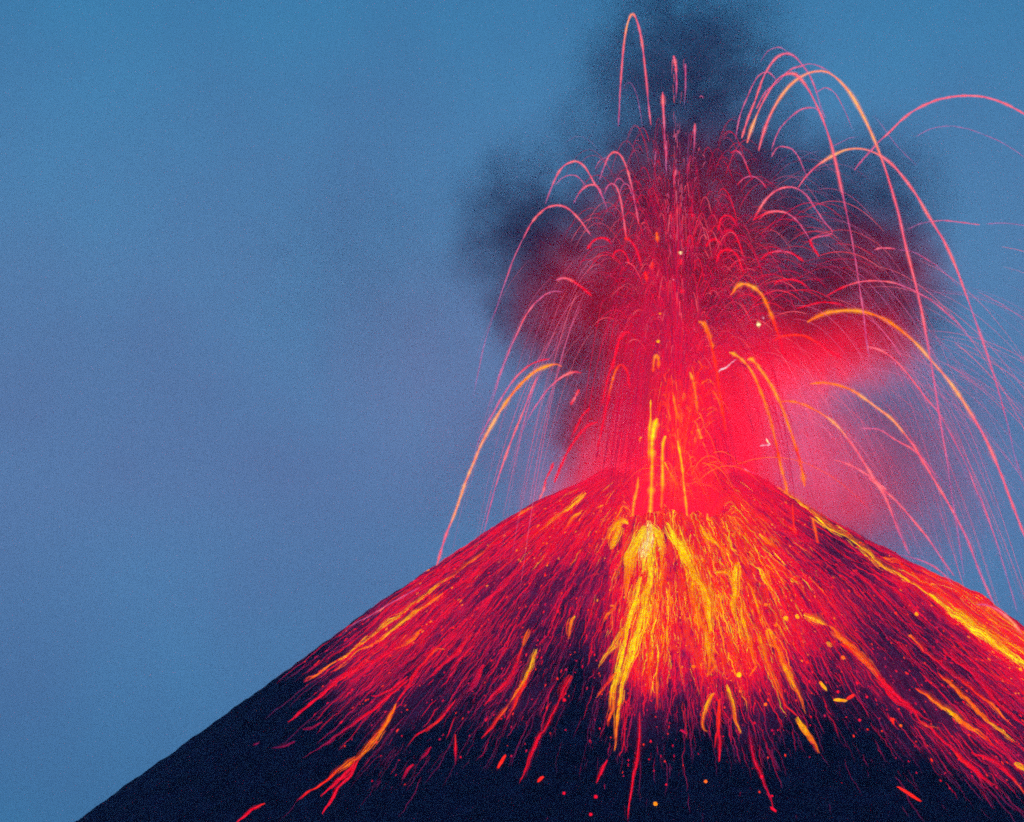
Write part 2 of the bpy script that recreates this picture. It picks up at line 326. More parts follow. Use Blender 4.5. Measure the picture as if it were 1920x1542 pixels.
# ------------------------------------------------------------------ photo regions used while measuring the trails
ZR = {1: (850,0,.2918), 2: (1370,0,.2918), 3: (800,450,.2918), 4: (1320,450,.3125), 5: (800,880,.3125), 6: (1320,880,.3125), 7: (400,1080,.3646), 8: (1050,1180,.4531), 9: (1080,380,.2083), 10: (1100,700,.2083)}
def zp(s):
    """'1:10,20 30,40 2:5,6' -> photo pixels"""
    out, z = [], None
    for w in s.split():
        if ':' in w: k, w = w.split(':'); z = ZR[int(k)]
        a, b = map(float, w.split(',')); out.append((z[0]+a*z[2], z[1]+b*z[2]))
    return out
def air_trail(name, pts, cols, wid, label, cat, az=None, group=None, fade=1.0, base=-105.0, rough=1.0):
    """airborne lava: the arc flies in its own vertical plane through the vent (azimuth az)"""
    P2 = spline(zp(pts), max(14, min(90, int(len(pts)*1.0)))); n = len(P2)
    az = random.uniform(-.5, .5) if az is None else az
    jit = np.cumsum(rng.normal(0, .12, (n, 2)), axis=0); jit -= np.linspace(0, 1, n)[:, None]*jit[-1]; jit *= rough*min(1, np.linalg.norm(P2[-1]-P2[0])/120)
    P3 = np.array([at(p[0]+q[0], p[1]+q[1], base - abs((p[0]-1270)*.5)*math.tan(abs(az))) for p, q in zip(P2, jit)])
    C = pal(cols, n); q0 = random.random()*99; fl = np.array([mnoise.noise(Vector((i*.22, q0, 0))) + .5*mnoise.noise(Vector((i*.8, q0, 4))) for i in range(n)])
    C[:, 3] = np.clip(C[:, 3]*(1+.55*fl), 0, 1); C[:, 1] *= .9*(1+.5*np.clip(fl, -.6, 1)); R = wid*.165*(1+.25*np.interp(np.arange(n), np.arange(0, n+3, 3), rng.uniform(-1, 1, len(np.arange(0, n+3, 3)))))
    tap = np.clip(np.minimum(np.arange(n)+2, n+1-np.arange(n))/5, .35, 1); R = R*tap*.86*(.6+.4*pal(cols, n)[:, 3])*(1+.45*fl) * (np.linspace(1, fade, n))
    H = C.copy(); H[:, 3] *= .20; H2 = C.copy(); H2[:, 3] *= .09  # wider translucent copies paint a soft halo of glow round the trail
    o = link(name, tubes(name, [(P3, R, C), (P3, R*2.1, H), (P3, R*3.4, H2)], 6), M_TRAIL)
    return tag(o, label, cat, group)

# ------------------------------------------------------------------ airborne lava, each traced trail a thing of its own
G_ARC = 'lava arcs flung out of the crater'
ARCS = [
 ("1:1060,815 1075,560 1095,300 1120,150 1152,90 1185,150 1210,260 1235,460 1255,680 1270,805", "vqppkpppqp", 3.2, "tall narrow pink lava arc, the highest one, above the left of the ash cloud"),
 ("1:1085,590 1100,555 1132,532 1160,560 1185,630 1205,740 1218,850", "xvvx", 2, "small faint violet arc tucked inside the highest narrow arc"),
 ("1:590,1310 640,1180 690,1085 745,1045 800,1042 850,1085 900,1170 960,1270 990,1350", "vqpppqv", 2.8, "round pink arc left of the column, above the widest left arc"),
 ("1:655,1190 700,1145 760,1125 810,1145 860,1210", "vqqv", 2, "short faint arc just beneath the round pink arc left of the column"),
 ("1:770,1310 810,1240 860,1195 910,1190 940,1220 970,1290", "vqppqv", 2.8, "low pink arc between the round left arc and the paired left loops"),
 ("1:910,1090 940,1035 985,1010", "vqv", 2, "short faint rising stroke beside the top of the left loop"),
 ("1:935,1170 965,1080 1000,1000 1040,978 1080,1010 1115,1090 1145,1210 1170,1340 1192,1440", "vqpppqqp", 2.8, "tall pink loop left of the column with a long right leg"),
 ("1:970,1250 990,1200 1020,1183 1050,1210 1075,1290 1095,1420 1112,1540", "vqppqpR", 3, "small pink loop whose right leg drops into the red left of the column"),
 ("1:1030,1190 1050,1155 1075,1150 1100,1180", "vqqv", 2, "tiny pink cap between the two small loops left of the column"),
 ("1:1070,1240 1085,1195 1105,1183 1130,1200 1150,1260", "vqqqv", 2.2, "tiny pink hook right of the small pink loop"),
 ("1:448,1540 500,1440 560,1370 620,1330 690,1322 750,1350 810,1410 860,1480 890,1520", "qpppppq", 3, "widest pink arc on the left, crowning the left lobe of the ash cloud"),
 ("3:615,0 560,120 500,280 450,430 380,640 330,860 290,1060", "qqvvvx", 2.4, "long faint trail falling down the left edge of the ash cloud"),
 ("1:1700,1480 1720,1410 1760,1385 1800,1410 1830,1470", "RRRRd", 3, "small red hook in the dark heart of the ash cloud"),
 ("2:180,970 210,860 250,750 310,640 380,550 460,490 540,460 620,462 690,510 760,590 820,690 880,810 920,900 960,1000 1000,1110 1040,1240 1080,1380 1115,1540 4:1240,150 1280,310 1310,450 1345,640 1370,780 1400,960 1425,1130 1455,1300 1480,1480 6:1500,230 1530,420 1560,650", "ppkkkkkppppppqqqqvvvv", 4.2, "brightest peach arc over the right side, falling almost vertically to the right flank"),
 ("2:105,920 140,810 190,690 250,580 310,500 380,470 430,485 490,560 545,660 590,760 630,870 660,980 690,1110 730,1290 760,1440 780,1540 4:910,130 935,290 955,420 970,560 990,700", "pkppppppppqqqqqqvv", 3.8, "pink arc nested inside the brightest arc, dropping through the right lobe of ash"),
 ("2:70,890 110,770 160,640 210,500 260,410 310,360 370,345 420,370 470,430 510,490 550,590 580,690 610,760", "ppppppqqqvv", 3.2, "pink arc with the highest top in the right bundle of arcs"),
 ("2:190,400 240,330 310,305 360,330 400,370", "vvqvx", 2, "faint violet cap just above the right bundle of arcs"),
 ("2:30,900 60,750 100,640 160,510 220,465 260,480 300,530", "vqqqqv", 2.4, "leftmost violet arc of the right bundle"),
 ("2:165,700 220,600 300,530 380,450 450,425 520,412 590,435 650,470", "pqqqqqv", 2.8, "thin arc crossing over the top of the brightest peach arc"),
 ("2:795,1095 850,1025 910,960 950,915 1010,860 1100,770 1200,700 1310,650 1430,625 1540,620 1650,632 1760,670 1885,735 1960,790", "qqqppppppppppq", 3.4, "wide pink arc leaving the photo at the upper right edge"),
 ("2:435,1205 480,1140 550,1070 640,1010 720,970 800,955 880,965 960,1000 1040,1060 1110,1140 1190,1250 1260,1370 1320,1470 1365,1540 4:1500,140 1560,300 1620,470 1680,640 1730,790 1780,960 1830,1150 1870,1320 1910,1430", "ppkkpppppppqqqqqvvv", 3.6, "broad pink arc crossing under the brightest one and falling along the right edge"),
 ("2:150,1410 200,1320 260,1250 330,1210 410,1208 480,1250 540,1330 600,1420 650,1500 4:640,0 690,100", "RpppqqqqqRR", 3.2, "pink arc springing right from the smoke under the right bundle"),
 ("2:180,1415 230,1370 300,1358 370,1375 430,1420 480,1490 510,1540", "Rppqqqv", 2.8, "lower of the two nested arcs springing right from the smoke"),
 ("2:260,1010 300,950 350,945 400,965 440,1020 470,1090 510,1180", "qqqqqvx", 2.6, "short pink arc below the feet of the right bundle"),
 ("2:260,970 300,860 340,800 400,740 460,700 530,695 580,720", "vqqqqqv", 2.6, "pink arc inside the legs of the brightest peach arc"),
 ("2:540,600 560,590 610,565 660,590 690,630 740,730 790,850", "vqqqvvx", 2, "faint loop under the crown of the brightest peach arc"),
 ("2:1190,880 1280,830 1400,808 1520,825 1640,870 1750,920 1885,1010", "vvvvvv", 2, "faint violet arc low under the wide upper right arc"),
 ("2:1140,1475 1220,1440 1350,1420 1480,1430 1600,1445", "vvqqp", 2.2, "nearly level faint trail at the right ending in a brighter tip"),
 ("2:1640,1440 1760,1435 1885,1450 1940,1460", "vvvv", 2, "faint level trail touching the right edge of the photo"),
 ("2:0,985 40,970 80,1010 110,1080 140,1160", "RqqRd", 2.6, "red hook beside the left foot of the right bundle"),
 ("2:630,950 700,920 760,890 830,880", "vvvx", 1.8, "faint violet stroke between the legs of the right arcs"),
 ("2:890,745 940,770 1060,930 1160,1030 1210,1080", "xvvvx", 1.8, "faint slanting trail below the wide upper right arc"),
 ("2:40,1190 90,1145 140,1135 190,1160 230,1210", "RqqqR", 2.4, "small red arc in the smoke under the right bundle"),
 ("3:870,815 830,800 760,815 690,850 610,920 540,1000 470,1100 410,1200 350,1310 300,1430 255,1540 5:215,130 170,260 110,410 60,580", "oyyoykkkkkkkppp", 4.4, "brightest orange and peach trail on the left, bending down to the left flank"),
 ("3:790,765 720,780 640,820 560,900 490,1000 430,1110 360,1240 300,1370", "RRpqqqvx", 3, "pink trail running just outside the brightest left trail"),
 ("3:995,855 940,850 870,880 790,950 720,1040 660,1130 600,1260", "Rppqqvx", 3, "pink trail just right of the brightest left trail"),
 ("3:710,880 660,1000 610,1130 560,1250 510,1380 460,1530 5:390,190 340,390", "pqpppqqv", 2.8, "straight thin pink trail falling inside the brightest left trail"),
 ("3:880,335 820,330 760,350 730,375 680,420 620,510 570,620 520,730 470,860 440,960 400,1080", "vqqppqqqqvx", 3, "long pink trail curving out of the left lobe of the ash cloud"),
 ("3:830,260 880,245 930,260 990,300 1060,360", "qpRRR", 4.2, "short thick red hook on the dark left lobe of ash"),
 ("3:1300,595 1260,600 1230,660 1200,780 1170,870 1150,950 1120,1100", "RRRRRRd", 3.2, "red cane-shaped trail on the left side of the fountain"),
 ("3:1310,960 1300,920 1290,850 1250,800 1215,840 1180,950 1150,1100 1110,1280 1090,1400", "RRroRRRRd", 3.6, "red loop with an orange head left of the fountain core"),
 ("3:1100,1170 1030,1200 960,1280 900,1380 850,1490 820,1560", "RRRRRR", 4.2, "thick red trail falling to the left rim of the crater"),
 ("3:1050,1080 1000,1130 960,1210 920,1290", "RRRd", 2.6, "thin red trail above the thick one over the left rim"),
 ("3:980,960 955,1010 925,1060", "RpR", 4, "short red dash against the smoke left of the fountain"),
 ("3:815,1430 795,1480 765,1540 5:700,130 675,180", "RRRpp", 3.4, "short red trail landing on the left rim of the crater"),
 ("4:620,495 680,460 750,435 830,425 910,425 990,440 1070,470 1150,520 1220,575 1290,640 1360,720 1430,800 1500,890 1570,990 1630,1090 1690,1200 1740,1310 1790,1430 1830,1536 6:1860,240 1930,420", "ooyyoooykkkkkppppppppp", 5, "bright orange arc over the right ash lobe, turning pink toward the right edge"),
 ("4:740,335 800,300 870,270 950,250 1040,245 1130,255 1220,285 1310,330 1400,390 1480,460 1560,540 1630,640", "RRpppqqqqqvx", 3, "pink arc above the bright orange one, across the right lobe of ash"),
 ("4:160,330 180,310 200,280 240,265 290,280 340,320 370,370 400,440 430,520 455,600 475,690", "oyyyyooorrRRR", 5, "orange loop with a long red leg high in the smoke, right of centre"),
 ("4:340,120 380,85 450,68 520,80 600,130", "RRqRR", 3, "red arc above the orange loop in the smoke"),
 ("4:420,270 450,245 520,238 580,255 640,300", "RRRRd", 2.8, "low red arc right of the orange loop"),
 ("4:410,610 470,580 540,572 610,580 680,615 750,665 830,710", "RrrrRRR", 3.8, "red arc running right under the bright orange arc"),
 ("4:150,675 180,685 230,720 280,780 320,860 360,960 400,1080 430,1210 460,1350 490,1470 6:500,150", "yyyooooorooo", 4.2, "left one of the twin orange trails falling to the right rim"),
 ("4:260,720 290,720 340,780 390,850 430,920 470,1010 510,1120 540,1210 580,1350 605,1480", "yyyyoooroo", 4.8, "right one of the twin orange trails, starting as a thick yellow head"),
 ("4:450,975 500,968 570,980 640,1010 720,1055 790,1110 850,1180 910,1260 960,1340 1010,1420 1070,1510 6:1110,220 1160,350 1200,440 1230,510", "ooookkpppppppqqq", 3.8, "orange then pink arc branching right off the thick twin trail"),
 ("4:635,865 710,858 790,870 880,900 960,950 1040,1010 1120,1070 1190,1150 1260,1240 1310,1330 6:1340,0 1430,150 1510,290 1580,430 1640,590 1740,810", "oookkkpppppqqqqq", 4, "orange then pink arc below the right ash lobe, landing on the far right flank"),
 ("4:980,640 1050,660 1130,710 1200,780 1270,870 1340,960 1400,1030 1460,1130 1530,1260 1590,1390 1640,1520 6:1660,180 1720,340 1780,520 1840,720 1880,860", "ppppqqqqqqqqvvv", 3.2, "pink trail falling between the two big arcs on the right"),
 ("4:780,1320 850,1340 930,1380 1010,1430 1090,1500 6:980,50 1060,110 1150,190 1240,290 1330,400 1420,530 1500,640", "pppppppppqqq", 3.2, "low pink trail leaving the steam beside the right rim"),
 ("4:940,1130 1050,1140 1150,1200 1240,1250 1320,1320 1400,1420 1500,1500", "qqppqvx", 2.8, "pink trail through the steam above the low one"),
 ("4:560,410 620,395 700,375 770,378 850,395", "RRRRd", 2.6, "thin red arc just above the start of the bright orange arc"),
 ("4:980,470 1040,510 1090,570 1130,620 1170,680 1210,740", "vqqqqv", 2.4, "short pink trail dropping from below the crest of the bright orange arc"),
 ("4:1020,60 1060,50 1110,50 1150,55", "qppq", 3, "short pink dash on the right lobe of ash near the falling peach arc"),
 ("4:1160,60 1240,68 1310,100 1400,160 1480,230 1540,300", "vvqvvx", 2.4, "faint pink trail running right past the falling peach arc"),
 ("6:1100,500 1220,520 1340,560 1430,620 1500,700", "xvqqv", 3, "low bounce arc skimming the right flank"),
 ("6:1630,812 1700,818 1780,858 1850,920 1910,990", "vqpkp", 4, "lowest bounce arc on the right flank near the photo edge"),
 ("7:650,320 720,250 800,210 900,150 1060,60", "xvqqv", 3, "faint bounce arc skimming the left flank"),
 ("6:530,200 540,350 570,500 600,650", "rrRR", 3.4, "red trail falling in front of the right rim"),
 ("6:650,290 680,430 720,600 740,720 770,930", "orrrR", 4.2, "long red trail falling in front of the right flank"),
 ("4:0,490 35,600 60,700 80,800 90,900 110,1000 130,1150", "orrrrrr", 4, "red-orange trail down the middle of the fountain, right of the core"),
 ("3:1745,525 1780,540 1810,600 1840,700", "oyoo", 5, "orange bent head of a falling trail above the fountain"),
 ("3:1690,850 1710,900 1730,1000 1740,1120", "yoor", 3.6, "thin orange trail right of the fountain core"),
 ("3:1745,1215 1765,1280", "yy", 4, "short yellow dash inside the right half of the fountain"),
 ("3:1580,980 1600,1080 1630,1180", "oor", 3, "thin orange stroke above the yellow jets"),
 ("3:1455,850 1460,780 1475,740 1490,770 1488,830", "royor", 4, "small orange loop high in the fountain core"),
 ("9:1590,160 1680,110 1780,80 1900,90", "RRpp", 3, "red arc low under the right bundle beside the dark core"),
 ("9:100,420 150,350 210,320 280,330 330,390", "RRRRd", 3.4, "red arch in the left lobe at the foot of the small loops"),
 ("9:430,320 480,340 530,400 570,500 585,570", "rRRRR", 4, "red trail bending right at the foot of the loops left of the core"),
 ("9:330,500 350,450 400,430 450,470 480,560", "RRRRR", 3, "red hook left of the fountain top"),
 ("9:1265,540 1290,460 1350,425 1410,440 1460,500 1500,620", "RRRRRR", 4, "red arch right of the fountain top"),
 ("9:1170,400 1200,350 1260,330 1310,380", "RRRR", 4, "ragged red hook up beside the red arch right of the fountain top"),
 ("9:1310,310 1350,260 1400,255 1450,320 1490,430 1510,520", "dRRRRd", 2.6, "faint red arch above the red arch right of the fountain top"),
 ("9:1000,420 1005,330 1030,300 1050,350 1055,450", "dRRRd", 2.4, "thin upright red loop in the dark core of the ash"),
 ("9:330,1500 360,1350 400,1230 450,1170 490,1170", "RRRRR", 3.2, "red cane shape low on the left side of the fountain"),
]
for p, c, w, lab in ARCS: air_trail('lava_arc', p, c.replace('y', 'm'), w, lab, 'lava arc', group=G_ARC)

JETS = [
 ("1:1345,590 1348,640 1350,690 1356,800 1362,950 1372,1130", "ppqqqv", 7.5, "thick pink dart hanging at the top of a vertical streak left of the centre line"),
 ("1:1370,905 1372,960 1366,1050 1360,1140", "qqvx", 4.5, "dim thin streak beside the lower tail of the thick pink dart"),
 ("1:1415,360 1424,400 1430,440 1432,520 1430,640", "ppqvx", 8.5, "highest pink dart over the dark top of the ash column"),
 ("1:1438,510 1436,570 1430,640", "qqv", 4, "dim dart just below the highest pink dart"),
 ("1:1490,410 1491,460 1490,560 1484,700", "qqvx", 6.5, "dim dart right of the highest pink dart"),
 ("1:1552,795 1550,860 1546,960 1540,1060", "pqvx", 6.5, "pink dart right of the centre line, halfway up the ash column"),
 ("1:1300,970 1298,1010 1292,1080", "vqx", 5, "faint stub low between the left loops and the thick pink dart"),
 ("1:1512,850 1506,1000 1500,1260", "vvx", 3, "long faint vertical streak left of the halfway pink dart"),
 ("1:1430,1090 1424,1130 1413,1190", "pqv", 4.5, "short pink dart low on the ash column"),
 ("9:725,265 728,300 735,360", "ror", 8, "orange dart left of the dark core of the ash"),
 ("9:690,540 685,570 690,600", "rrR", 7, "red-orange dart below the orange dart"),
 ("9:620,620 630,660 640,720", "RrR", 9, "broad red dart at the upper left of the fountain"),
 ("9:1050,105 1050,130", "RR", 6, "small red fleck in the dark top of the ash"),
 ("9:745,1238 735,1262", "yy", 7, "small yellow fleck high in the fountain core"),
 ("9:755,990 756,1010", "oo", 6, "small orange fleck at the top of the fountain core"),
 ("9:945,510 940,560", "RR", 8, "red fleck under the white spark"),
 ("9:950,780 950,820", "RR", 9, "red fleck lowest in the dark strip above the fountain"),
 ("10:575,240 572,400 560,560 558,800", "yyoo", 4, "thin yellow jet rising highest from the vent"),
 ("10:635,405 610,480 590,620 590,850 580,1100 570,1320", "yYyyyyyY", 9.5, "thickest yellow jet standing over the white-hot vent"),
 ("10:710,565 690,640 685,780 685,950 670,1250", "yyyoo", 6.5, "second thick yellow jet, with a branch, right of the thickest one"),
 ("10:700,800 740,880 790,970 815,1025", "yoor", 3.5, "orange branch splitting right off the second yellow jet"),
 ("10:820,610 850,760 870,920 890,1120 910,1340", "yyyyy", 4.4, "long slanting yellow jet right of the two thick ones"),
 ("10:465,935 455,1040 430,1150 410,1300", "oyyy", 5, "ragged yellow jet left of the thickest one"),
 ("10:495,575 480,590 478,630", "yoR", 4, "tiny orange hook left of the thickest jet"),
 ("10:1085,1265 1100,1380 1140,1500", "yoo", 4, "short orange jet over the right part of the vent"),
 ("10:700,1180 740,1280 770,1370", "oyo", 5, "short orange jet between the second and the slanting jet"),
 ("10:780,1290 850,1340 910,1370 880,1460", "oyyo", 6, "orange spatter curling at the foot of the slanting jet"),
 ("10:1010,1350 1050,1390 1090,1460", "oyo", 7, "yellow spatter clump right of the slanting jet's foot"),
]
for p, c, w, lab in JETS: air_trail('lava_jet', p, c, w*.72 if p[0] != '1' or p[1] == '0' else w*.62, lab, 'lava jet', az=0, base=-130, fade=.4 if p[0] == '1' and p[1] != '0' else .8, group='darts and jets of lava over the vent')

SP = [("lightning_bolt", "4:70,810 100,780 130,768 165,738 195,715", "xssssss", 3.4, "short white lightning bolt in the red smoke left of the twin orange trails", 'lightning'),
      ("lightning_bolt", "4:325,1240 360,1232 395,1230 385,1215 372,1190", "xsssws", 3.4, "small hooked white spark of lightning beside the falling orange trail", 'lightning'),
      ("lightning_bolt", "4:230,1350 245,1375 275,1392 300,1398 315,1412", "xvsvvx", 2.0, "faint thin lightning thread low at the right side of the fountain", 'lightning'),
      ("glowing_spark", "4:316,512 330,508 342,510", "www", 8, "round white spark, the larger of two, under the orange loop", 'spark'),
      ("glowing_spark", "4:352,470 360,468", "ss", 5, "small pale spark up and right of the round white one", 'spark'),
      ("glowing_spark", "9:940,440 942,470", "ww", 6, "upright white spark in the dark core above the fountain", 'spark'),
      ("glowing_spark", "9:876,690 878,700", "ss", 4, "tiny pale spark below the upright white one", 'spark')]
for nm, p, c, w, lab, cat in SP: air_trail(nm, p, c, w*(.7 if nm == 'glowing_spark' else .6), lab, cat, az=0, rough=0, base=-120)

# ------------------------------------------------------------------ lava running and rolling down the near flank
def drape(P2, lift=.3):
    H = np.array([hit(*p) for p in P2]); z = ground_z(H[:, 0], H[:, 1])
    return np.c_[H, z + lift]
def flow(pts, cols, wid, lab, ns=None, spread=.9, group='lava streams down the near flank', name='lava_stream', cat='lava stream'):
    P = zp(pts); L = sum(math.dist(a, b) for a, b in zip(P, P[1:])); n = int(max(5, min(110, L/4)))
    P2 = spline(P, n); T = np.gradient(P2, axis=0); T /= np.linalg.norm(T, axis=1, keepdims=True)+1e-9; Nn = np.c_[-T[:, 1], T[:, 0]]
    items = []; w0 = random.random()*99
    prof_w = .30+.70*np.sin(np.linspace(.45, math.pi-.1, n)); CC = pal(cols, n)
    def strand(a, b, off, rad, gain, amp):
        k = rng.uniform(0, 99); m = b-a
        wob = np.array([mnoise.noise(Vector((i*.13, w0, 0)))*wid*.25 + mnoise.noise(Vector((i*.16, k, 0)))*amp + mnoise.noise(Vector((i*.7, k, 5)))*.5 for i in range(a, b)])
        Q = P2[a:b] + Nn[a:b]*(off*prof_w[a:b]+wob)[:, None]; C = CC[a:b].copy()
        br = gain*np.array([1+.5*mnoise.noise(Vector((i*.5, k, 9))) for i in range(m)])
        fl = .85 if cols[0] in 'wY' else .35
        C[:, 0] *= np.clip(br, .9, 1.6); C[:, 1] *= np.clip(br, fl, 1.7)**1.5; C[:, 2] *= np.clip(br, fl, 2)
        R = np.full(m, rad)*np.clip(1+.6*np.array([mnoise.noise(Vector((i*.6, k, 2))) for i in range(m)]), .4, 2)
        R *= np.clip(np.minimum(np.arange(m)+1, m-np.arange(m))/3, .3, 1)*(1-.62*np.linspace(0, 1, m)**1.4)
        items.append((drape(Q, .4), R, C))
    for k in range(max(1, int(wid/5))): strand(0, n, rng.normal(0, wid*.14), .30+.006*wid, 1.0, wid*.2)
    for k in range(int(5+L*wid*.021)):
        m = min(n, int(4+rng.exponential(7))); a = int(rng.integers(0, max(1, n-m+1))); off = rng.normal(0, wid*.34)
        g = rng.uniform(.75, 1.25)*(1-.35*min(1, abs(off)/(wid*.6))); strand(a, a+m, off, rng.uniform(.15, .46)+.004*wid, g, 1.2)
    # translucent red skirts painting a soft glow around the strands
    C = pal('RR', n); C[:, :3] = .45*pal(cols, n)[:, :3]*np.array([.8, .25, .6]); C[:, 3] = .5
    for kk, aa in ((.16, .22), (.42, .10)):
        Ck = C.copy(); Ck[:, :3] *= 1.7; Ck[:, 3] = aa
        wv = np.array([1+.5*mnoise.noise(Vector((i*.3, w0, kk*40))) for i in range(n)])
        items.append((drape(P2, .1), (wid*kk+1.0)*wv*np.clip(np.minimum((np.arange(n)+1)/5, (n-np.arange(n))/(n*.45)), .1, 1), Ck))
    o = link(name, tubes(name, items, 5, .6), M_FLOW)
    if lab.startswith('>'): o.name = 'branch'; o.parent = FLOW_ROOT[0]; return o
    FLOW_ROOT[0] = o; return tag(o, lab, cat, group)
FLOW_ROOT = [None]
